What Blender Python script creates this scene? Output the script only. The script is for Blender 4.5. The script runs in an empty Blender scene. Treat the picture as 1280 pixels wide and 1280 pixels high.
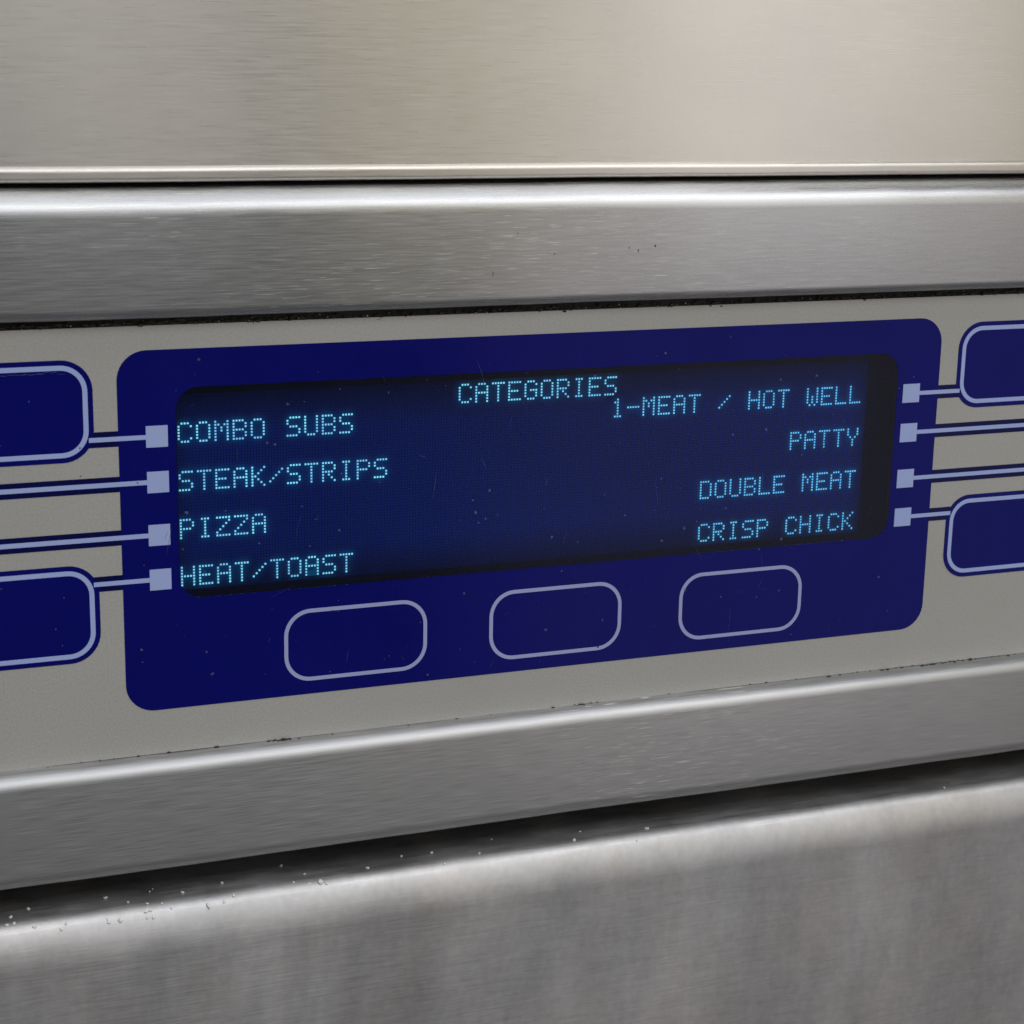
import bpy, bmesh, math, random
from mathutils import Vector, Matrix
random.seed(7)
MM = 0.001
scene = bpy.context.scene
C = scene.collection

# ------------------------------------------------------------------ camera
cam_data = bpy.data.cameras.new('camera')
cam = bpy.data.objects.new('camera', cam_data); C.objects.link(cam)
right = Vector((0.93064, -0.36547, 0.01859))
up = Vector((0.07122, 0.23072, 0.97041))
fwd = Vector((0.35894, 0.90178, -0.24074))
m = Matrix((( right.x, up.x, -fwd.x, -133.608*MM),
            ( right.y, up.y, -fwd.y, -315.270*MM),
            ( right.z, up.z, -fwd.z,   75.571*MM),
            (0, 0, 0, 1)))
cam.matrix_world = m
cam_data.sensor_width = 36.0
cam_data.lens = 36.0*2410.0/1280.0
cam_data.clip_start = 0.01
cam_data.clip_end = 100
cam_data.dof.use_dof = True
cam_data.dof.focus_distance = 0.352
cam_data.dof.aperture_fstop = 60
scene.camera = cam

# ------------------------------------------------------------------ world, lamps, exposure
world = bpy.data.worlds.new('World'); scene.world = world
world.use_nodes = True
bg = world.node_tree.nodes['Background']
bg.inputs['Color'].default_value = (0.97, 0.98, 1.0, 1)
bg.inputs['Strength'].default_value = 0.10

def area(name, loc, target, sx, sy, radiance, col):
    d = bpy.data.lights.new(name, 'AREA'); d.shape = 'RECTANGLE'
    d.size = sx; d.size_y = sy
    d.energy = radiance*math.pi*sx*sy
    d.color = col
    o = bpy.data.objects.new(name, d); C.objects.link(o)
    o.location = loc
    v = Vector(target)-Vector(loc)
    o.rotation_euler = v.to_track_quat('-Z', 'Y').to_euler()
    return o
# broad ceiling light of the kitchen, in front of and above the oven
area('ceiling_light', (0.30, -1.45, 1.50), (0.2, -0.9, 0.0), 2.40, 1.00, 3.1, (0.99, 0.995, 1.0))
area('ceiling_light', (0.00, -0.15, 1.60), (0.0, -0.15, 0.0), 1.80, 0.90, 1.5, (0.95, 0.96, 1.0))  # added soft overhead light standing in for the pale lit ceiling
# unseen area lights added in place of a lit room, for sheens on steel and film
area('sheen_light', (1.57, -2.5, 0.95), (1.57, 0.0, 0.95), 0.80, 1.8, 1.25, (1.0, 0.975, 0.91))
area('sheen_light', (0.91, -2.5, 0.85), (0.91, 0.0, 0.85), 0.46, 1.8, 0.44, (1.0, 0.85, 0.50))
area('sheen_light', (0.36, -2.5, 0.90), (0.36, 0.0, 0.9), 0.36, 1.7, 0.48, (1.0, 0.96, 0.88))
area('sheen_light', (2.27, -2.4, 0.85), (2.27, 0.0, 0.85), 0.50, 1.8, 0.95, (1.0, 0.82, 0.48))
area('sheen_light', (1.62, -2.6, -0.65), (1.62, 0.0, -0.65), 1.30, 1.2, 0.34, (1.0, 0.88, 0.94))

scene.view_settings.view_transform = 'Standard'
scene.view_settings.look = 'None'
scene.view_settings.exposure = 0.0
scene.view_settings.gamma = 1.0
scene.view_settings.use_curve_mapping = False
scene.render.engine = 'CYCLES'
scene.cycles.max_bounces = 6; scene.cycles.glossy_bounces = 4; scene.cycles.diffuse_bounces = 3; scene.cycles.transparent_max_bounces = 6
scene.render.resolution_x = 1024; scene.render.resolution_y = 1024

# ------------------------------------------------------------------ materials
def new_mat(name):
    mt = bpy.data.materials.new(name); mt.use_nodes = True
    nt = mt.node_tree
    return mt, nt, nt.nodes['Principled BSDF']
def N(nt, t, **kw):
    n = nt.nodes.new(t)
    for k, v in kw.items():
        if k in n.inputs: n.inputs[k].default_value = v
        else: setattr(n, k, v)
    return n
def math_node(nt, op, a, b=None, clamp=False):
    n = nt.nodes.new('ShaderNodeMath'); n.operation = op; n.use_clamp = clamp
    for i, v in enumerate((a, b)):
        if v is None: continue
        if isinstance(v, (int, float)): n.inputs[i].default_value = v
        else: nt.links.new(v, n.inputs[i])
    return n.outputs[0]
def ramp(nt, fac, lo, hi, a=0.0, b=1.0):
    n = nt.nodes.new('ShaderNodeMapRange'); n.clamp = True
    n.inputs['From Min'].default_value = lo; n.inputs['From Max'].default_value = hi
    n.inputs['To Min'].default_value = a; n.inputs['To Max'].default_value = b
    nt.links.new(fac, n.inputs['Value']); return n.outputs['Result']
def noise(nt, vec, scale3, detail=2.0, rough=0.5, off=(0, 0, 0)):
    mp = nt.nodes.new('ShaderNodeMapping'); mp.inputs['Scale'].default_value = scale3
    mp.inputs['Location'].default_value = off
    nt.links.new(vec, mp.inputs['Vector'])
    n = nt.nodes.new('ShaderNodeTexNoise'); n.inputs['Scale'].default_value = 1.0
    n.inputs['Detail'].default_value = detail; n.inputs['Roughness'].default_value = rough
    nt.links.new(mp.outputs['Vector'], n.inputs['Vector'])
    return n.outputs['Fac']
def mixcol(nt, fac, a, b):
    n = nt.nodes.new('ShaderNodeMix'); n.data_type = 'RGBA'
    if isinstance(fac, (int, float)): n.inputs[0].default_value = fac
    else: nt.links.new(fac, n.inputs[0])
    for i, v in ((6, a), (7, b)):
        if isinstance(v, tuple): n.inputs[i].default_value = (*v, 1) if len(v) == 3 else v
        else: nt.links.new(v, n.inputs[i])
    return n.outputs[2]

def steel(name, base, rough, aniso, smear=0.0, sparkle=0.0, grain=1.0, off=0.0, relief=1.0, worn_x=0.0):
    mt, nt, p = new_mat(name)
    tc = nt.nodes.new('ShaderNodeTexCoord').outputs['Object']
    p.inputs['Metallic'].default_value = 1.0
    g1 = noise(nt, tc, (140, 1500, 6000), 1, 0.6, (off, 0, 0))
    big = noise(nt, tc, (12, 12, 26), 2, 0.55, (off+9, 0, 0))
    # colour: grain lines and faint oil tint
    v = math_node(nt, 'ADD', ramp(nt, g1, 0.25, 0.75, 1-0.13*grain, 1+0.13*grain), ramp(nt, big, 0.3, 0.7, -0.06, 0.06))
    rr = ramp(nt, g1, 0.3, 0.7, rough-0.03, rough+0.04)
    if smear:
        drip = noise(nt, tc, (42, 40, 13), 4, 0.62, (off+5, 0, 0))
        blot = noise(nt, tc, (130, 130, 90), 6, 0.7, (off+1, 0, 0))
        v = math_node(nt, 'ADD', v, ramp(nt, drip, 0.30, 0.70, -0.10*smear, 0.08*smear))
        v = math_node(nt, 'ADD', v, ramp(nt, blot, 0.30, 0.70, -0.07*smear, 0.07*smear))
        v = math_node(nt, 'ADD', v, ramp(nt, noise(nt, tc, (700, 700, 500), 2, 0.6), 0.3, 0.7, -0.05*smear, 0.05*smear))
        rr = math_node(nt, 'ADD', rr, ramp(nt, drip, 0.3, 0.7, -0.05*smear, 0.07*smear))
    tint = mixcol(nt, ramp(nt, big, 0.35, 0.65), base, (base[0]*1.0, base[1]*0.99, base[2]*0.985))
    mul = nt.nodes.new('ShaderNodeVectorMath'); mul.operation = 'SCALE'
    nt.links.new(tint, mul.inputs[0]); nt.links.new(v, mul.inputs['Scale'])
    col = mul.outputs[0]
    if smear > 0.5:      # brownish and bluish film left by wiping
        pk = noise(nt, tc, (55, 40, 30), 3, 0.6, (off+13, 0, 0))
        tint_b = nt.nodes.new('ShaderNodeVectorMath'); tint_b.operation = 'MULTIPLY'
        nt.links.new(col, tint_b.inputs[0])
        nt.links.new(mixcol(nt, ramp(nt, pk, 0.35, 0.65), (0.99, 0.998, 1.015), (1.018, 0.994, 0.985)), tint_b.inputs[1])
        col = tint_b.outputs[0]
    # short bright handling scratches, in patches
    if sparkle:
        s = noise(nt, tc, (240, 900, 8000), 0, 0.4, (off+20, 0, 0))
        sx_ = nt.nodes.new('ShaderNodeSeparateXYZ'); nt.links.new(tc, sx_.inputs[0])
        far = math_node(nt, 'ABSOLUTE', math_node(nt, 'SUBTRACT', sx_.outputs[0], worn_x))
        patch = math_node(nt, 'ADD', ramp(nt, far, 0.012, 0.050, 0.20, 0.0), noise(nt, tc, (20, 11, 40), 1, 0.5, (off+31, 0, 0)))
        sp = math_node(nt, 'MULTIPLY', ramp(nt, s, 0.71, 0.80), ramp(nt, patch, 0.55, 0.75))
        col = mixcol(nt, math_node(nt, 'MULTIPLY', sp, sparkle), col, (0.95, 0.94, 0.93))
        rr = math_node(nt, 'ADD', rr, math_node(nt, 'MULTIPLY', sp, 0.22))
    nt.links.new(col, p.inputs['Base Color'])
    nt.links.new(rr, p.inputs['Roughness'])
    p.inputs['Anisotropic'].default_value = aniso
    p.inputs['Anisotropic Rotation'].default_value = 0.25
    cx = nt.nodes.new('ShaderNodeCombineXYZ'); cx.inputs[0].default_value = 1.0
    nt.links.new(cx.outputs[0], p.inputs['Tangent'])
    # relief of the brushing
    b = nt.nodes.new('ShaderNodeBump'); b.inputs['Strength'].default_value = 0.2; b.inputs['Distance'].default_value = 0.000008*relief
    nt.links.new(g1, b.inputs['Height']); nt.links.new(b.outputs[0], p.inputs['Normal'])
    return mt

M = {}
M['door'] = steel('brushed_steel_door', (0.625, 0.603, 0.562), 0.30, 0.95, smear=0.12, grain=0.05, off=2, relief=0.12)
M['rail'] = steel('brushed_steel_rail', (0.48, 0.487, 0.50), 0.27, 0.90, sparkle=0.38, worn_x=-0.014, grain=0.4, off=11)
M['rail2'] = steel('brushed_steel_lower_rail', (0.48, 0.485, 0.497), 0.40, 0.76, sparkle=0.34, worn_x=0.028, grain=0.7, off=23)
M['base'] = steel('stained_steel_base', (0.55, 0.553, 0.562), 0.45, 0.6, smear=1.0, grain=0.3, off=37)

mt, nt, p = new_mat('dark_chassis'); M['dark'] = mt
p.inputs['Base Color'].default_value = (0.012, 0.012, 0.014, 1); p.inputs['Roughness'].default_value = 0.7
tc = nt.nodes.new('ShaderNodeTexCoord').outputs['Object']
nt.links.new(ramp(nt, noise(nt, tc, (60, 60, 60), 3), 0.3, 0.7, 0.5, 0.8), p.inputs['Roughness'])

mt, nt, p = new_mat('beige_overlay'); M['beige'] = mt
tc = nt.nodes.new('ShaderNodeTexCoord').outputs['Object']
fine = noise(nt, tc, (2600, 2600, 2600), 2, 0.6)
cloud = noise(nt, tc, (25, 25, 25), 3, 0.55)
stain = noise(nt, tc, (160, 160, 160), 4, 0.6, (4, 0, 0))
c = mixcol(nt, ramp(nt, fine, 0.3, 0.7), (0.455, 0.452, 0.428), (0.545, 0.542, 0.515))
c = mixcol(nt, ramp(nt, cloud, 0.35, 0.70, 0, 0.18), c, (0.35, 0.345, 0.315))
c = mixcol(nt, ramp(nt, stain, 0.66, 0.80, 0, 0.30), c, (0.24, 0.23, 0.21))
nt.links.new(c, p.inputs['Base Color'])
p.inputs['Roughness'].default_value = 0.48
b = nt.nodes.new('ShaderNodeBump'); b.inputs['Strength'].default_value = 0.25; b.inputs['Distance'].default_value = 0.0001
nt.links.new(fine, b.inputs['Height']); nt.links.new(b.outputs[0], p.inputs['Normal'])

def ink(name, c0, c1, rough, spec=0.5):
    mt, nt, p = new_mat(name)
    tc = nt.nodes.new('ShaderNodeTexCoord').outputs['Object']
    cl = noise(nt, tc, (40, 40, 40), 4, 0.6)
    fi = noise(nt, tc, (900, 900, 900), 2, 0.6)
    nt.links.new(mixcol(nt, ramp(nt, cl, 0.3, 0.7), c0, c1), p.inputs['Base Color'])
    r = math_node(nt, 'ADD', ramp(nt, cl, 0.3, 0.7, rough-0.04, rough+0.08), ramp(nt, fi, 0.3, 0.7, -0.03, 0.03))
    nt.links.new(r, p.inputs['Roughness'])
    p.inputs['Specular IOR Level'].default_value = spec
    b = nt.nodes.new('ShaderNodeBump'); b.inputs['Strength'].default_value = 0.06; b.inputs['Distance'].default_value = 0.00005
    nt.links.new(fi, b.inputs['Height']); nt.links.new(b.outputs[0], p.inputs['Normal'])
    return mt
M['blue'] = ink('navy_ink', (0.0020, 0.0038, 0.158), (0.0026, 0.0044, 0.178), 0.15, 0.21)
M['navy'] = ink('dark_navy_ink', (0.0016, 0.0035, 0.075), (0.0022, 0.0040, 0.085), 0.17, 0.26)
M['lav'] = ink('lavender_ink', (0.43, 0.53, 0.94), (0.47, 0.57, 0.96), 0.42, 0.3)
M['lav2'] = ink('grey_lavender_ink', (0.42, 0.46, 0.80), (0.45, 0.49, 0.83), 0.42, 0.3)

# clear window of the overlay: thin film, reflects a little, lets the display through
mt, nt, p = new_mat('clear_window'); M['window'] = mt
nt.nodes.remove(p); outn = nt.nodes['Material Output']
tr = N(nt, 'ShaderNodeBsdfTransparent'); tr.inputs[0].default_value = (0.80, 0.86, 0.97, 1)
gl = N(nt, 'ShaderNodeBsdfGlossy'); gl.inputs['Roughness'].default_value = 0.18
df = N(nt, 'ShaderNodeBsdfDiffuse'); df.inputs[0].default_value = (0.06, 0.08, 0.26, 1)
fr = N(nt, 'ShaderNodeFresnel'); fr.inputs['IOR'].default_value = 1.30
m1 = N(nt, 'ShaderNodeMixShader'); m2 = N(nt, 'ShaderNodeMixShader')
tc = nt.nodes.new('ShaderNodeTexCoord').outputs['Object']
nt.links.new(ramp(nt, noise(nt, tc, (70, 70, 40), 4, 0.6), 0.3, 0.75, 0.008, 0.03), m1.inputs[0])
nt.links.new(tr.outputs[0], m1.inputs[1]); nt.links.new(df.outputs[0], m1.inputs[2])
nt.links.new(fr.outputs[0], m2.inputs[0]); nt.links.new(m1.outputs[0], m2.inputs[1]); nt.links.new(gl.outputs[0], m2.inputs[2])
nt.links.new(m2.outputs[0], outn.inputs['Surface'])

# backlit dot matrix ground: each unlit cell glows a dim blue with dark lines between the cells
PITCH = 0.53
def display_ground(nt):
    """light of the unlit cells: a dim blue grid whose backlight falls off near the module's edges"""
    tc = nt.nodes.new('ShaderNodeTexCoord').outputs['Object']
    sep = nt.nodes.new('ShaderNodeSeparateXYZ'); nt.links.new(tc, sep.inputs[0])
    def cell(o, off):
        f = math_node(nt, 'FRACT', math_node(nt, 'ADD', math_node(nt, 'DIVIDE', o, PITCH*MM), 1000.0+off))
        e = math_node(nt, 'ABSOLUTE', math_node(nt, 'SUBTRACT', f, 0.5))
        return ramp(nt, e, 0.30, 0.47, 1.0, 0.0)
    def edge(o, lo, hi, w):
        a = ramp(nt, o, lo*MM, (lo+w)*MM); b = ramp(nt, o, (hi-w)*MM, hi*MM, 1.0, 0.0)
        return math_node(nt, 'MULTIPLY', a, b)
    grid = math_node(nt, 'MULTIPLY', cell(sep.outputs[0], 0.0), cell(sep.outputs[2], 0.5))
    fall = math_node(nt, 'MULTIPLY', edge(sep.outputs[0], -70.5, 70.0, 5.0), edge(sep.outputs[2], -21.0, 16.0, 8.0))
    st = math_node(nt, 'MULTIPLY', ramp(nt, grid, 0, 1, 0.18, 1.25), ramp(nt, noise(nt, tc, (22, 22, 22), 2), 0.3, 0.7, 0.85, 1.15))
    st = math_node(nt, 'MULTIPLY', st, ramp(nt, fall, 0, 1, 0.06, 0.56))
    mul = nt.nodes.new('ShaderNodeVectorMath'); mul.operation = 'SCALE'
    mul.inputs[0].default_value = (0.0016, 0.014, 0.130); nt.links.new(st, mul.inputs['Scale'])
    return tc, sep, mul.outputs[0]
mt, nt, p = new_mat('screen_ground'); M['screen'] = mt
tc, sep, gcol = display_ground(nt)
p.inputs['Base Color'].default_value = (0.002, 0.004, 0.015, 1)
p.inputs['Roughness'].default_value = 0.5
p.inputs['Specular IOR Level'].default_value = 0.1
nt.links.new(gcol, p.inputs['Emission Color']); p.inputs['Emission Strength'].default_value = 1.0

# lit cells and the halo painted around them: the light of each cell is stored with its faces and adds to the ground
mt, nt, p = new_mat('lit_dots'); M['dots'] = mt
tc, sep, gcol = display_ground(nt)
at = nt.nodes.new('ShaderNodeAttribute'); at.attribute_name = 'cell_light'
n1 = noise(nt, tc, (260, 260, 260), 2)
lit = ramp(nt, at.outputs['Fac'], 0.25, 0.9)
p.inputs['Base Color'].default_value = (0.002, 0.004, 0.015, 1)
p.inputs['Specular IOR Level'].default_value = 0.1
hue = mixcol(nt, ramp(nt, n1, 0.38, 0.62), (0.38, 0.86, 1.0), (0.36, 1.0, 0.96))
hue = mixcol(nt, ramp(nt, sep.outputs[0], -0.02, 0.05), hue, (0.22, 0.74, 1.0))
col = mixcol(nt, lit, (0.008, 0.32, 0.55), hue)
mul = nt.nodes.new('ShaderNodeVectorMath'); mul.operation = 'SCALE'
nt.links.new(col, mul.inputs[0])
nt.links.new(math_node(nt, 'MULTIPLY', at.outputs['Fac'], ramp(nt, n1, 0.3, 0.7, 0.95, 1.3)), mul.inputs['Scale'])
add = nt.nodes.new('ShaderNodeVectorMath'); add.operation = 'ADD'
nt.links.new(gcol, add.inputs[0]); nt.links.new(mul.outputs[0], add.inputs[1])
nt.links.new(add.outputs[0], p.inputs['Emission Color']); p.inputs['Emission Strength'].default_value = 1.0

mt, nt, p = new_mat('module_frame'); M['frame'] = mt
p.inputs['Base Color'].default_value = (0.002, 0.004, 0.018, 1); p.inputs['Roughness'].default_value = 0.6; p.inputs['Specular IOR Level'].default_value = 0.15

def simple(name, c0, c1, rough, sc=400):
    mt, nt, p = new_mat(name)
    tc = nt.nodes.new('ShaderNodeTexCoord').outputs['Object']
    nt.links.new(mixcol(nt, ramp(nt, noise(nt, tc, (sc, sc, sc), 3), 0.3, 0.7), c0, c1), p.inputs['Base Color'])
    p.inputs['Roughness'].default_value = rough
    return mt
M['grime'] = simple('grime', (0.014, 0.008, 0.005), (0.075, 0.048, 0.033), 0.6, 900)
M['salt'] = simple('salt', (0.92, 0.915, 0.91), (0.96, 0.955, 0.95), 0.35, 3000)
M['dust'] = simple('dust', (0.04, 0.05, 0.18), (0.11, 0.12, 0.28), 0.8, 900)
M['fleck'] = simple('pale_fleck', (0.45, 0.44, 0.42), (0.62, 0.61, 0.58), 0.7, 900)
M['cabinet'] = steel('plain_steel_cabinet', (0.58, 0.58, 0.58), 0.4, 0.5, off=51)

# ------------------------------------------------------------------ mesh helpers
def link(name, bm, mat, parent=None, label=None, smooth=None, kind=None):
    me = bpy.data.meshes.new(name)
    bmesh.ops.recalc_face_normals(bm, faces=bm.faces[:])
    bm.to_mesh(me); bm.free()
    me.materials.append(M[mat])
    if smooth is not None:
        for f in me.polygons: f.use_smooth = True
        me.set_sharp_from_angle(angle=math.radians(smooth))
    o = bpy.data.objects.new(name, me); C.objects.link(o)
    if parent: o.parent = parent
    if label: o['label'] = label
    if kind: o['kind'] = kind
    return o
def arc(cy, cz, r, a0, a1, n=14):
    return [(cy+r*math.cos(math.radians(a0+(a1-a0)*i/n)), cz+r*math.sin(math.radians(a0+(a1-a0)*i/n))) for i in range(n+1)]
def extrude_x(prof, x0, x1, nx=80, wav=0.0):
    """closed profile of (y, z) in mm swept along x; a slight waviness keeps long edges from being ruled lines"""
    bm = bmesh.new(); rings = []
    for i in range(nx+1):
        x = x0+(x1-x0)*i/nx
        dz = wav*(math.sin(x*0.045+1.3)+0.6*math.sin(x*0.11+0.4)+0.35*math.sin(x*0.31))
        dy = wav*(0.7*math.sin(x*0.062+2.1)+0.4*math.sin(x*0.17))
        rings.append([bm.verts.new((x*MM, (y+dy)*MM, (z+dz)*MM)) for y, z in prof])
    n = len(prof)
    for i in range(nx):
        for k in range(n):
            bm.faces.new((rings[i][k], rings[i][(k+1) % n], rings[i+1][(k+1) % n], rings[i+1][k]))
    bm.faces.new(rings[0]); bm.faces.new(rings[-1])
    return bm
def rrect(x0, x1, z0, z1, r, n=10):
    pts = []
    for cx, cz, a in ((x1-r, z1-r, 0), (x0+r, z1-r, 90), (x0+r, z0+r, 180), (x1-r, z0+r, 270)):
        for i in range(n+1):
            t = math.radians(a+90*i/n); pts.append((cx+r*math.cos(t), cz+r*math.sin(t)))
    return pts
def plate(outer, y0, y1, inner=None):
    """flat plate between depth y0 (front) and y1 (back), optional hole with as many points"""
    bm = bmesh.new()
    f = [bm.verts.new((x*MM, y0*MM, z*MM)) for x, z in outer]
    b = [bm.verts.new((x*MM, y1*MM, z*MM)) for x, z in outer]
    n = len(outer)
    for k in range(n): bm.faces.new((f[k], f[(k+1) % n], b[(k+1) % n], b[k]))
    if inner is None:
        bm.faces.new(f); bm.faces.new(b)
    else:
        fi = [bm.verts.new((x*MM, y0*MM, z*MM)) for x, z in inner]
        bi = [bm.verts.new((x*MM, y1*MM, z*MM)) for x, z in inner]
        for k in range(n):
            j = (k+1) % n
            bm.faces.new((f[k], f[j], fi[j], fi[k])); bm.faces.new((b[k], b[j], bi[j], bi[k]))
            bm.faces.new((fi[k], fi[j], bi[j], bi[k]))
    return bm
def rect(x0, x1, z0, z1): return [(x1, z1), (x0, z1), (x0, z0), (x1, z0)]
def blob(bm, c, r, flat=(1, 1, 1), jit=0.35, rnd=random):
    """small faceted lump, 20 triangles"""
    t = (1+5**.5)/2
    vs = [(-1,t,0),(1,t,0),(-1,-t,0),(1,-t,0),(0,-1,t),(0,1,t),(0,-1,-t),(0,1,-t),(t,0,-1),(t,0,1),(-t,0,-1),(-t,0,1)]
    fs = [(0,11,5),(0,5,1),(0,1,7),(0,7,10),(0,10,11),(1,5,9),(5,11,4),(11,10,2),(10,7,6),(7,1,8),(3,9,4),(3,4,2),(3,2,6),(3,6,8),(3,8,9),(4,9,5),(2,4,11),(6,2,10),(8,6,7),(9,8,1)]
    rot = Matrix.Rotation(rnd.uniform(0, 6.28), 3, 'X') @ Matrix.Rotation(rnd.uniform(0, 6.28), 3, 'Y')
    V = []
    for v in vs:
        p = rot @ (Vector(v).normalized()*r*(1+rnd.uniform(-jit, jit)))
        V.append(bm.verts.new(((c[0]+p.x*flat[0])*MM, (c[1]+p.y*flat[1])*MM, (c[2]+p.z*flat[2])*MM)))
    for f in fs: bm.faces.new([V[i] for i in f])

# ------------------------------------------------------------------ the oven
oven = bpy.data.objects.new('speed_oven', None); C.objects.link(oven)
oven.location = (0, 0, 0)
oven['label'] = 'brushed steel countertop oven front with a backlit blue menu display and blue touch keys'
oven['category'] = 'oven'
X0, X1 = -290, 290

# door: face leans back a little, hem bead along its lower edge
tilt = math.tan(math.radians(2))
def dy(z): return 2.4+(z-53.6)*tilt
prof = [(dy(260), 260), (dy(53.6), 53.6)]
prof += arc(2.4, 52.6, 0.95, 95, 185, 10)
prof += [(1.45, 51.9)] + arc(2.25, 51.8, 0.8, 185, 270, 8)
prof += [(26, 51.0), (32, 260)]
link('door', extrude_x(prof, X0, X1, 90, 0.03), 'door', oven, 'pale warm steel door face above the control strip', 40)

# rails that frame the control strip
prof = arc(2.0, 45.65, 4.5, 90, 180, 24) + arc(-0.7, 31.0, 1.8, 180, 270, 10) + [(3.2, 29.2), (3.2, 32), (18, 32), (18, 50.15)]
link('trim_rail', extrude_x(prof, X0, X1, 240, 0.05), 'rail', oven, 'brushed steel rail above the control panel', 40)
prof = [(6, -47.14)] + arc(-1.6, -49.64, 2.5, 90, 180, 16) + arc(-1.0, -64.9, 3.0, 180, 270, 14) + [(12, -67.9), (12, -60), (6, -60)]
link('trim_rail', extrude_x(prof, X0, X1, 240, 0.05), 'rail2', oven, 'brushed steel rail below the control panel', 40)

# base panel under the dark gap
prof = arc(-1.02, -77.0, 3.0, 90, 150, 14) + arc(8.5, -82.5, 14.0, 151, 180, 16) + [(-5.5, -185), (34, -185), (34, -74.0)]
link('base_panel', extrude_x(prof, X0, X1, 90, 0.05), 'base', oven, 'smeared steel base panel with a rounded top edge', 40)

# body behind the front, dark inside the gaps
link('chassis', extrude_x([(34.2, 255), (34.2, -180), (60, -180), (60, 255)], X0+4, X1-4, 4), 'dark', oven)
link('cabinet', extrude_x([(60.2, 262), (60.2, -186), (520, -186), (520, 262)], X0, X1, 4), 'cabinet', oven)

# control panel: matt overlay on its plate
WIN = (-69.1, 71.7, -19.5, 17.25)
hole = rrect(-69.6, 72.2, -20.0, 17.75, 4.3)
def to_rect(pts, x0, x1, z0, z1, n=10):
    out = []
    for q, (cx, cz) in enumerate(((x1, z1), (x0, z1), (x0, z0), (x1, z0))):
        for i in range(n+1):
            t = i/n-0.5
            px, pz = cx, cz
            if q == 0: px, pz = (x1, z1-2*max(0, -t)) if t < 0 else (x1-2*t, z1)
            if q == 1: px, pz = (x0+2*max(0, -t), z1) if t < 0 else (x0, z1-2*t)
            if q == 2: px, pz = (x0, z0+2*max(0, -t)) if t < 0 else (x0+2*t, z0)
            if q == 3: px, pz = (x1-2*max(0, -t), z0) if t < 0 else (x1, z0+2*t)
            out.append((px, pz))
    return out
panel = link('control_panel', plate(to_rect(hole, X0+1, X1-1, -47.1, 27.8), 0.0, 0.45, hole), 'beige', oven, 'matt grey beige overlay around the blue display')
hole2 = rrect(-70.0, 72.6, -20.4, 18.1, 4.3)
link('backing_plate', plate(to_rect(hole2, X0+1, X1-1, -46.0, 30.5), 0.6, 2.4, hole2), 'dark', panel)

# display: blue surround with a clear window; the dot matrix lies 5 mm behind it
SUR = (-78.7, 81.1, -39.1, 23.75)
disp = link('display', plate(rrect(*SUR, 5.0), -0.06, -0.001, rrect(*WIN, 4.0)), 'blue', oven, 'navy blue display surround with dot matrix menu screen')
link('window_pane', plate(rrect(-69.09, 71.69, -19.49, 17.24, 3.99), -0.045, -0.02), 'window', disp)
def uv(u, v): return ((u-127.5)*PITCH, (32-v)*PITCH)
ax0, az1 = uv(-0.9, 3.4); ax1, az0 = uv(255.9, 68.9)
bm = plate(rect(ax0, ax1, az0, az1), 5.0, 5.6)
link('screen', bm, 'screen', disp)
link('module_frame', plate(rect(-92, 92, -34, 30), 4.85, 6.5, rect(ax0+0.02, ax1-0.02, az0+0.02, az1-0.02)), 'frame', disp)

FONT = {
'A': '.###.|#...#|#...#|#####|#...#|#...#|#...#', 'B': '####.|#...#|#...#|####.|#...#|#...#|####.',
'C': '.###.|#...#|#....|#....|#....|#...#|.###.', 'D': '####.|#...#|#...#|#...#|#...#|#...#|####.',
'E': '#####|#....|#....|####.|#....|#....|#####', 'G': '.###.|#...#|#....|#.###|#...#|#...#|.###.',
'H': '#...#|#...#|#...#|#####|#...#|#...#|#...#', 'I': '.###.|..#..|..#..|..#..|..#..|..#..|.###.',
'K': '#...#|#..#.|#.#..|##...|#.#..|#..#.|#...#', 'L': '#....|#....|#....|#....|#....|#....|#####',
'M': '#...#|##.##|#.#.#|#.#.#|#...#|#...#|#...#', 'O': '.###.|#...#|#...#|#...#|#...#|#...#|.###.',
'P': '####.|#...#|#...#|####.|#....|#....|#....', 'R': '####.|#...#|#...#|####.|#.#..|#..#.|#...#',
'S': '.####|#....|#....|.###.|....#|....#|####.', 'T': '#####|..#..|..#..|..#..|..#..|..#..|..#..',
'U': '#...#|#...#|#...#|#...#|#...#|#...#|.###.', 'W': '#...#|#...#|#...#|#.#.#|#.#.#|#.#.#|.#.#.',
'Y': '#...#|#...#|#...#|.#.#.|..#..|..#..|..#..', 'Z': '#####|....#|...#.|..#..|.#...|#....|#####',
'1': '..#..|.##..|..#..|..#..|..#..|..#..|.###.', '-': '.....|.....|.....|#####|.....|.....|.....',
'/': '.....|....#|...#.|..#..|.#...|#....|.....', ' ': '.....|.....|.....|.....|.....|.....|.....'}
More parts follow.
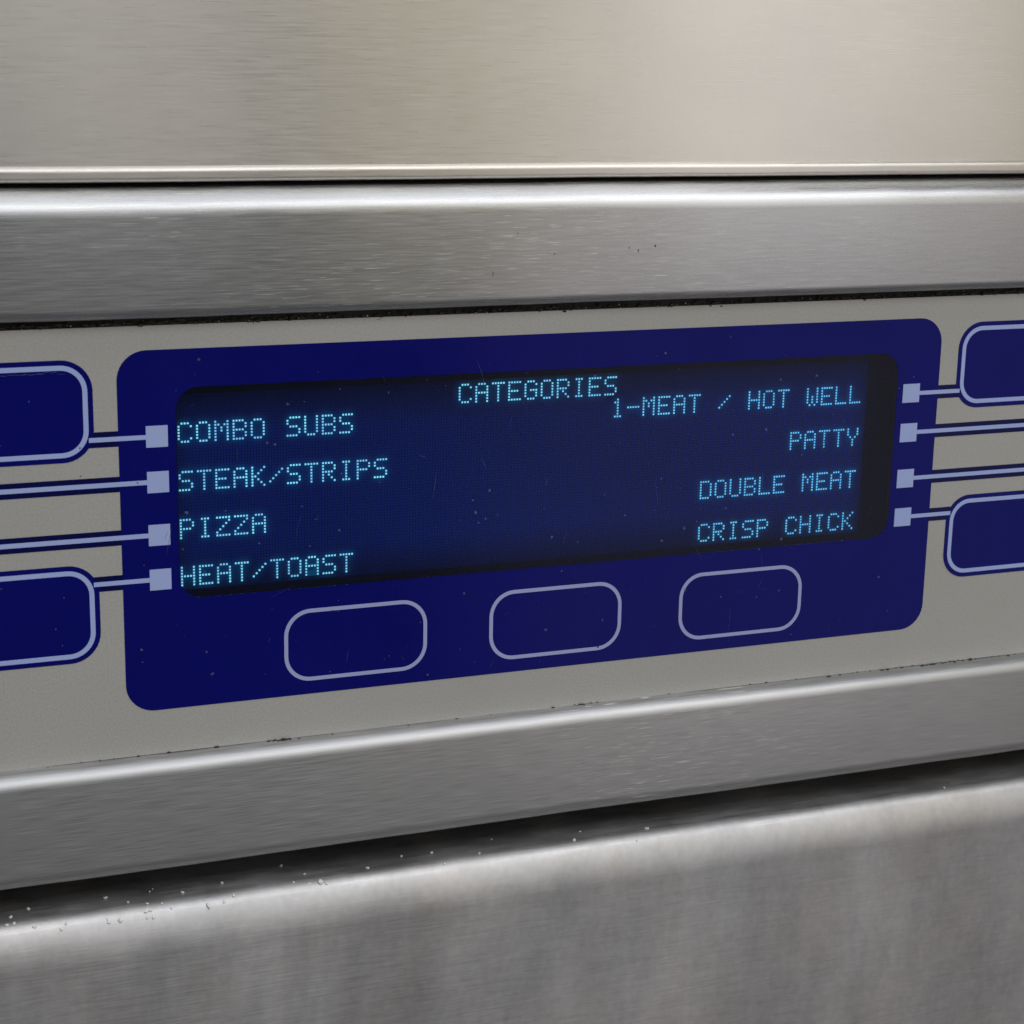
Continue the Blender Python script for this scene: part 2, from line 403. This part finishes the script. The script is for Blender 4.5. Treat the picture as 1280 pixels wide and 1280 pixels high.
def text_line(s, u0, v0, patch=()):
    lit = set()
    for i, ch in enumerate(s):
        for r, row in enumerate(FONT[ch].split('|')):
            for cc, b in enumerate(row):
                if b == '#': lit.add((u0+i*6+cc, v0+r))
    bleed = {}  # halo of the lettering, painted as glow on unlit neighbour cells
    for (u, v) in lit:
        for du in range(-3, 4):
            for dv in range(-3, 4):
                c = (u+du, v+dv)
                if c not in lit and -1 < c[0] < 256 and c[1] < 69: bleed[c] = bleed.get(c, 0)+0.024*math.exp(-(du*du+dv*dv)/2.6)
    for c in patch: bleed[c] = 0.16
    bm = bmesh.new(); lay = bm.faces.layers.float.new('cell_light')
    def quad(u, v, h, y, val):
        x, z = uv(u, v)
        f = bm.faces.new([bm.verts.new(((x+a*h)*MM, y*MM, (z+d*h)*MM)) for a, d in ((-1, -1), (1, -1), (1, 1), (-1, 1))]); f[lay] = val
    for (u, v) in lit:
        x, z = uv(u, v); h = 0.499*PITCH; k = 0.28*PITCH
        o = [bm.verts.new(((x+a*h)*MM, 4.97*MM, (z+d*h)*MM)) for a, d in ((-1, -1), (1, -1), (1, 1), (-1, 1))]
        n = [bm.verts.new(((x+a*k)*MM, 4.93*MM, (z+d*k)*MM)) for a, d in ((-1, -1), (1, -1), (1, 1), (-1, 1))]
        f = bm.faces.new(n); f[lay] = 1.0
        for q in range(4):
            f = bm.faces.new((o[q], o[(q+1) % 4], n[(q+1) % 4], n[q])); f[lay] = 0.20
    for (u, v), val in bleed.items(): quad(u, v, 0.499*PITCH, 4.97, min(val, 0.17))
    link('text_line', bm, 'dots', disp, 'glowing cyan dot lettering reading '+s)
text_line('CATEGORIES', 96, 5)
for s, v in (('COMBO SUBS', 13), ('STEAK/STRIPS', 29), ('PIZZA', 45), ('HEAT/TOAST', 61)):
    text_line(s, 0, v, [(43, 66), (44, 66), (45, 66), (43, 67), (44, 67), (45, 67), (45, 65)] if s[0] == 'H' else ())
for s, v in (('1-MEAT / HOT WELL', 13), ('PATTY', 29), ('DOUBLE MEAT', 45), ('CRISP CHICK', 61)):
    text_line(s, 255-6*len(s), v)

# keys -----------------------------------------------------------------
SQ = 3.68
ROWZ = {0: (9.10, 9.15), 1: (1.35, 1.32), 2: (-7.88, -7.88), 3: (-15.68, -15.70)}   # lead centre, square centre
def lead(parent, side, row, x_end):
    zc, zs = ROWZ[row]
    if side < 0: sx0, sx1, fx = -74.12, -74.12+SQ, SUR[0]
    else: sx0, sx1, fx = 73.05, 73.05+SQ+0.1, SUR[1]
    z0 = zs-SQ/2
    link('marker_square', plate(rect(sx0, sx1, z0, z0+SQ), -0.10, -0.061), 'lav', parent)
    a, b = (x_end, sx0-0.01) if side < 0 else (sx1+0.01, x_end)
    link('lead_line', plate(rect(a, b, zc-0.39, zc+0.39), -0.10, -0.061), 'lav', parent)
    a, b = (x_end-0.4, fx+0.3) if side < 0 else (fx-0.3, x_end+0.4)
    return link('lead_backing', plate(rect(a, b, zc-1.31, zc+1.31), -0.045, -0.001), 'navy', parent)

def side_key(side, zt, zb, row, label):
    if side < 0: bx0, bx1 = -82.65-27.0, -82.65
    else: bx0, bx1 = 85.15, 85.15+27.0
    k = link('soft_key', plate(rrect(bx0, bx1, zb-0.85, zt+0.85, 5.2), -0.06, -0.001), 'blue', oven, label)
    link('key_outline', plate(rrect(bx0+0.87, bx1-0.87, zb, zt, 4.4), -0.10, -0.061, rrect(bx0+1.69, bx1-1.69, zb+0.82, zt-0.82, 3.6)), 'lav', k)
    lead(k, side, row, bx1-0.9 if side < 0 else bx0+0.9)
    return k
side_key(-1, 21.8, 6.4, 0, 'blue touch key left of the screen beside COMBO SUBS')
side_key(-1, -12.95, -28.35, 3, 'blue touch key left of the screen beside HEAT/TOAST')
side_key(1, 21.75, 6.4, 0, 'blue touch key right of the screen beside HOT WELL')
side_key(1, -13.05, -28.40, 3, 'blue touch key right of the screen beside CRISP CHICK')
for side, row, t in ((-1, 1, 'STEAK/STRIPS'), (-1, 2, 'PIZZA'), (1, 1, 'PATTY'), (1, 2, 'DOUBLE MEAT')):
    zc, zs = ROWZ[row]
    xe = -128.0 if side < 0 else 128.0
    fx = SUR[0] if side < 0 else SUR[1]
    a, b = (xe-0.4, fx+0.3) if side < 0 else (fx-0.3, xe+0.4)
    k = link('key_lead', plate(rect(a, b, zc-1.31, zc+1.31), -0.045, -0.001), 'navy', oven, 'lavender lead line and square beside '+t)
    if side < 0: sx0, sx1 = -74.12, -74.12+SQ
    else: sx0, sx1 = 73.05, 73.05+SQ+0.1
    link('marker_square', plate(rect(sx0, sx1, zs-SQ/2, zs+SQ/2), -0.10, -0.061), 'lav', k)
    a, b = (xe, sx0-0.01) if side < 0 else (sx1+0.01, xe)
    link('lead_line', plate(rect(a, b, zc-0.40, zc+0.40), -0.10, -0.061), 'lav', k)
for x0, t in ((-50.8, 'leftmost of the three outlined keys below the screen'), (-12.2, 'middle one of the three outlined keys below the screen'), (26.4, 'rightmost of the three outlined keys below the screen')):
    x1 = x0+26.55; z0, z1 = -36.65, -23.35
    k = link('soft_key', plate(rrect(x0+0.3, x1-0.3, z0+0.3, z1-0.3, 4.5), -0.085, -0.061), 'blue', oven, t)
    link('key_outline', plate(rrect(x0, x1, z0, z1, 4.8), -0.12, -0.0615, rrect(x0+0.70, x1-0.70, z0+0.70, z1-0.70, 4.12)), 'lav2', k)

# dirt that has collected ------------------------------------------------
rnd = random.Random(3)
bm = bmesh.new()
for i in range(900):
    x = rnd.uniform(-150, 150)
    w = 0.5+0.5*math.sin(x*0.05+2.0)*math.sin(x*0.013)
    blob(bm, (x, 0.25+rnd.uniform(-0.25, 0.3), 28.15+rnd.gauss(0, 0.22)), rnd.uniform(0.12, 0.42)*(0.6+0.6*w), (1.7, 0.8, 0.7), 0.4, rnd)
link('grime', bm, 'grime', panel, 'dark grime packed in the groove above the overlay', kind='stuff')
bm = bmesh.new()
for i in range(120):
    c = rnd.choice(((70, 14, 70), (92, 10, 40), (-52, 1.2, 8), (7, 0.8, 8), (-20, 60, 12)))
    x = rnd.gauss(c[0], c[1])
    blob(bm, (x, rnd.uniform(-0.7, 0.2), -47.14+rnd.uniform(0, 0.10)), rnd.uniform(0.08, 0.30), (1.6, 0.8, 0.6), 0.4, rnd)
link('grime', bm, 'grime', panel, 'brown grime along the ledge under the overlay', kind='stuff')
bm = bmesh.new()
for i in range(60):
    blob(bm, (rnd.uniform(-110, 110), -0.1+rnd.uniform(-0.3, 0.2), 28.2+rnd.gauss(0, 0.25)), rnd.uniform(0.05, 0.13), (1.2, 0.8, 0.8), 0.4, rnd)
link('flecks', bm, 'fleck', panel, kind='stuff')
# dust flecks and hair scratches on the display film
bm = bmesh.new()
for i in range(150):
    x, z = rnd.uniform(-77, 79), rnd.uniform(-38, 22)
    blob(bm, (x, -0.12, z), rnd.choice((0.06, 0.08, 0.10, 0.14, 0.2, 0.28))*rnd.uniform(0.7, 1.1), (1, 0.12, 1), 0.45, rnd)
for i in range(40):
    x, z = rnd.uniform(-108, 108), rnd.uniform(-28, 21)
    if -82 < x < 85: continue
    blob(bm, (x, -0.12, z), rnd.uniform(0.08, 0.2), (1, 0.12, 1), 0.45, rnd)
link('dust', bm, 'dust', disp, 'pale dust flecks on the blue film', kind='stuff')
bm = bmesh.new()
def scratch(x, z, ln, ang, w):
    pts = []; n = 8; bend = rnd.uniform(-0.15, 0.15)
    for i in range(n+1):
        t = i/n; a = ang+bend*t
        pts.append((x+ln*t*math.cos(a), z+ln*t*math.sin(a), w*(0.3+0.7*math.sin(math.pi*min(max(t, .03), .97)))))
    up_, dn_ = [], []
    for (px, pz, ww) in pts:
        nx, nz = -math.sin(ang), math.cos(ang)
        up_.append(bm.verts.new(((px+nx*ww)*MM, -0.125*MM, (pz+nz*ww)*MM)))
        dn_.append(bm.verts.new(((px-nx*ww)*MM, -0.125*MM, (pz-nz*ww)*MM)))
    for i in range(n): bm.faces.new((up_[i], up_[i+1], dn_[i+1], dn_[i]))
for i in range(45):
    scratch(rnd.uniform(-72, 74), rnd.uniform(-38, 20), rnd.choice((0.6, 1.0, 1.6, 2.5, 5)), rnd.choice((1.2, 1.45, 1.57, 1.7, 1.9, 0.4, 2.6))+rnd.uniform(-.15, .15), rnd.uniform(0.012, 0.03))
for k in range(9):   # scuff along the top of the upper left key
    scratch(-97.5+k*1.15, 20.55+0.12*math.sin(k*1.3), 1.3, 0.04+rnd.uniform(-.2, .2), 0.05 if k < 7 else 0.03)
link('scratches', bm, 'dust', disp, 'hairline scratches on the blue film', kind='stuff')

# marks on the steel rail: small dings and spots
bm = bmesh.new()
for x, z, r, fx, fz in ((29.6, 43.0, .07, 1, 4), (17.5, 39.2, .18, 1, 1), (14.2, 38.4, .06, 1, 6), (12.4, 39, .05, 1, 5), (-9, 42, .13, 1, .8), (-2, 38.2, .15, 1, .8), (-13.5, 35, .05, 1, 9)):
    blob(bm, (x, -2.53, z), r, (fx, 0.15, fz), 0.35, rnd)
link('dark_marks', bm, 'grime', oven, 'small dark dings on the steel rail', kind='stuff')

# loose crumbs on the base panel's rounded top edge: each a thing of its own
GR = [(-99.7,0.2,-74.0,1), (-99.4,-2.1,-74.2,0.9), (-100.6,-2.2,-74.2,0.8), (-96.4,2.5,-74.0,1), (-96.2,-3.1,-74.8,0.9), (-91.7,-3.7,-75.7,0.9), (-90.8,-3.3,-75.0,0.8), (-83.0,2.5,-74.0,1), (-79.6,-0.5,-74.0,0.7), (-76.5,-1.9,-74.1,0.8), (-74.5,3.4,-74.0,0.6), (-75.2,2.6,-74.0,0.55), (-74.0,-2.3,-74.3,0.55), (-72.5,-3.2,-75.0,0.8), (-76.9,-3.1,-74.9,1.3), (-76.2,-3.1,-74.9,0.9), (-76.8,-3.8,-75.8,0.9), (-75.8,-3.9,-75.9,1), (-83.6,-3.7,-75.7,0.9), (-83.8,-3.4,-75.2,0.6), (-81.6,-3.7,-75.6,1.3), (-69.8,0.2,-74.0,1), (-62.3,1.8,-74.0,1), (-61.3,-2.7,-74.6,0.9), (-65.9,-3.5,-75.4,1.4), (-63.1,-3.4,-75.2,0.8), (-50.4,5.5,-74.0,1), (-47.2,0.7,-74.0,0.6), (-50.0,-1.8,-74.1,0.6), (-47.3,-2.6,-74.5,0.8), (-45.2,-2.6,-74.4,1.4), (-44.2,-3.0,-74.7,0.9), (-35.6,-0.7,-74.0,0.9), (-28.1,2.3,-74.0,0.9), (-22.2,2.0,-74.0,0.9), (-13.9,-1.2,-74.0,0.8), (-21.3,-2.6,-74.4,0.7), (-9.4,4.1,-74.0,0.7), (5.4,-1.4,-74.0,1.2), (8.1,1.9,-74.0,0.7), (20.9,-0.9,-74.0,1.2), (17.9,-3.2,-75.0,0.8), (88.5,-1.7,-74.1,0.7)]
shapes = []
for k in range(6):
    bm = bmesh.new(); blob(bm, (0, 0, 0), 1.0, (1.1, 0.85, 0.50), 0.30, rnd)
    me = bpy.data.meshes.new('crumb'); bmesh.ops.recalc_face_normals(bm, faces=bm.faces[:]); bm.to_mesh(me); bm.free()
    me.materials.append(M['salt']); shapes.append(me)
def ordinal(n):
    return '%d%s' % (n, 'th' if 10 <= n % 100 <= 20 else {1: 'st', 2: 'nd', 3: 'rd'}.get(n % 10, 'th'))
mi = cam.matrix_world.inverted()
def sx(g):
    v = mi @ Vector((g[0]*MM, g[1]*MM, g[2]*MM)); return v.x/-v.z
for i, (x, y, z, s) in enumerate(sorted(GR, key=sx)):
    o = bpy.data.objects.new('crumb', rnd.choice(shapes)); C.objects.link(o)
    r = 0.38*s
    # rest on the rounded edge: step out along its normal
    if y >= -1.02: nrm = Vector((0, 0, 1)); pos = Vector((x, y, -74.0))
    elif z > -75.5: nrm = Vector((0, y+1.02, z+77.0)).normalized(); pos = Vector((x, -1.02, -77.0))+nrm*3.0
    else: nrm = Vector((0, y-8.5, z+82.5)).normalized(); pos = Vector((x, 8.5, -82.5))+nrm*14.0
    pos += nrm*r*0.3
    o.location = pos*MM; o.scale = (r,)*3
    o.rotation_euler = (nrm.to_track_quat('Z', 'Y').to_matrix() @ Matrix.Rotation(rnd.uniform(0, 6.28), 3, 'Z')).to_euler()
    size = 'large' if s > 1.1 else 'tiny' if s < 0.7 else 'small'
    o['label'] = '%s white crumb on the steel ledge, %s crumb counting from the left' % (size, ordinal(i+1))
    o['category'] = 'crumb'; o['group'] = 'white crumbs on the ledge below the rail'
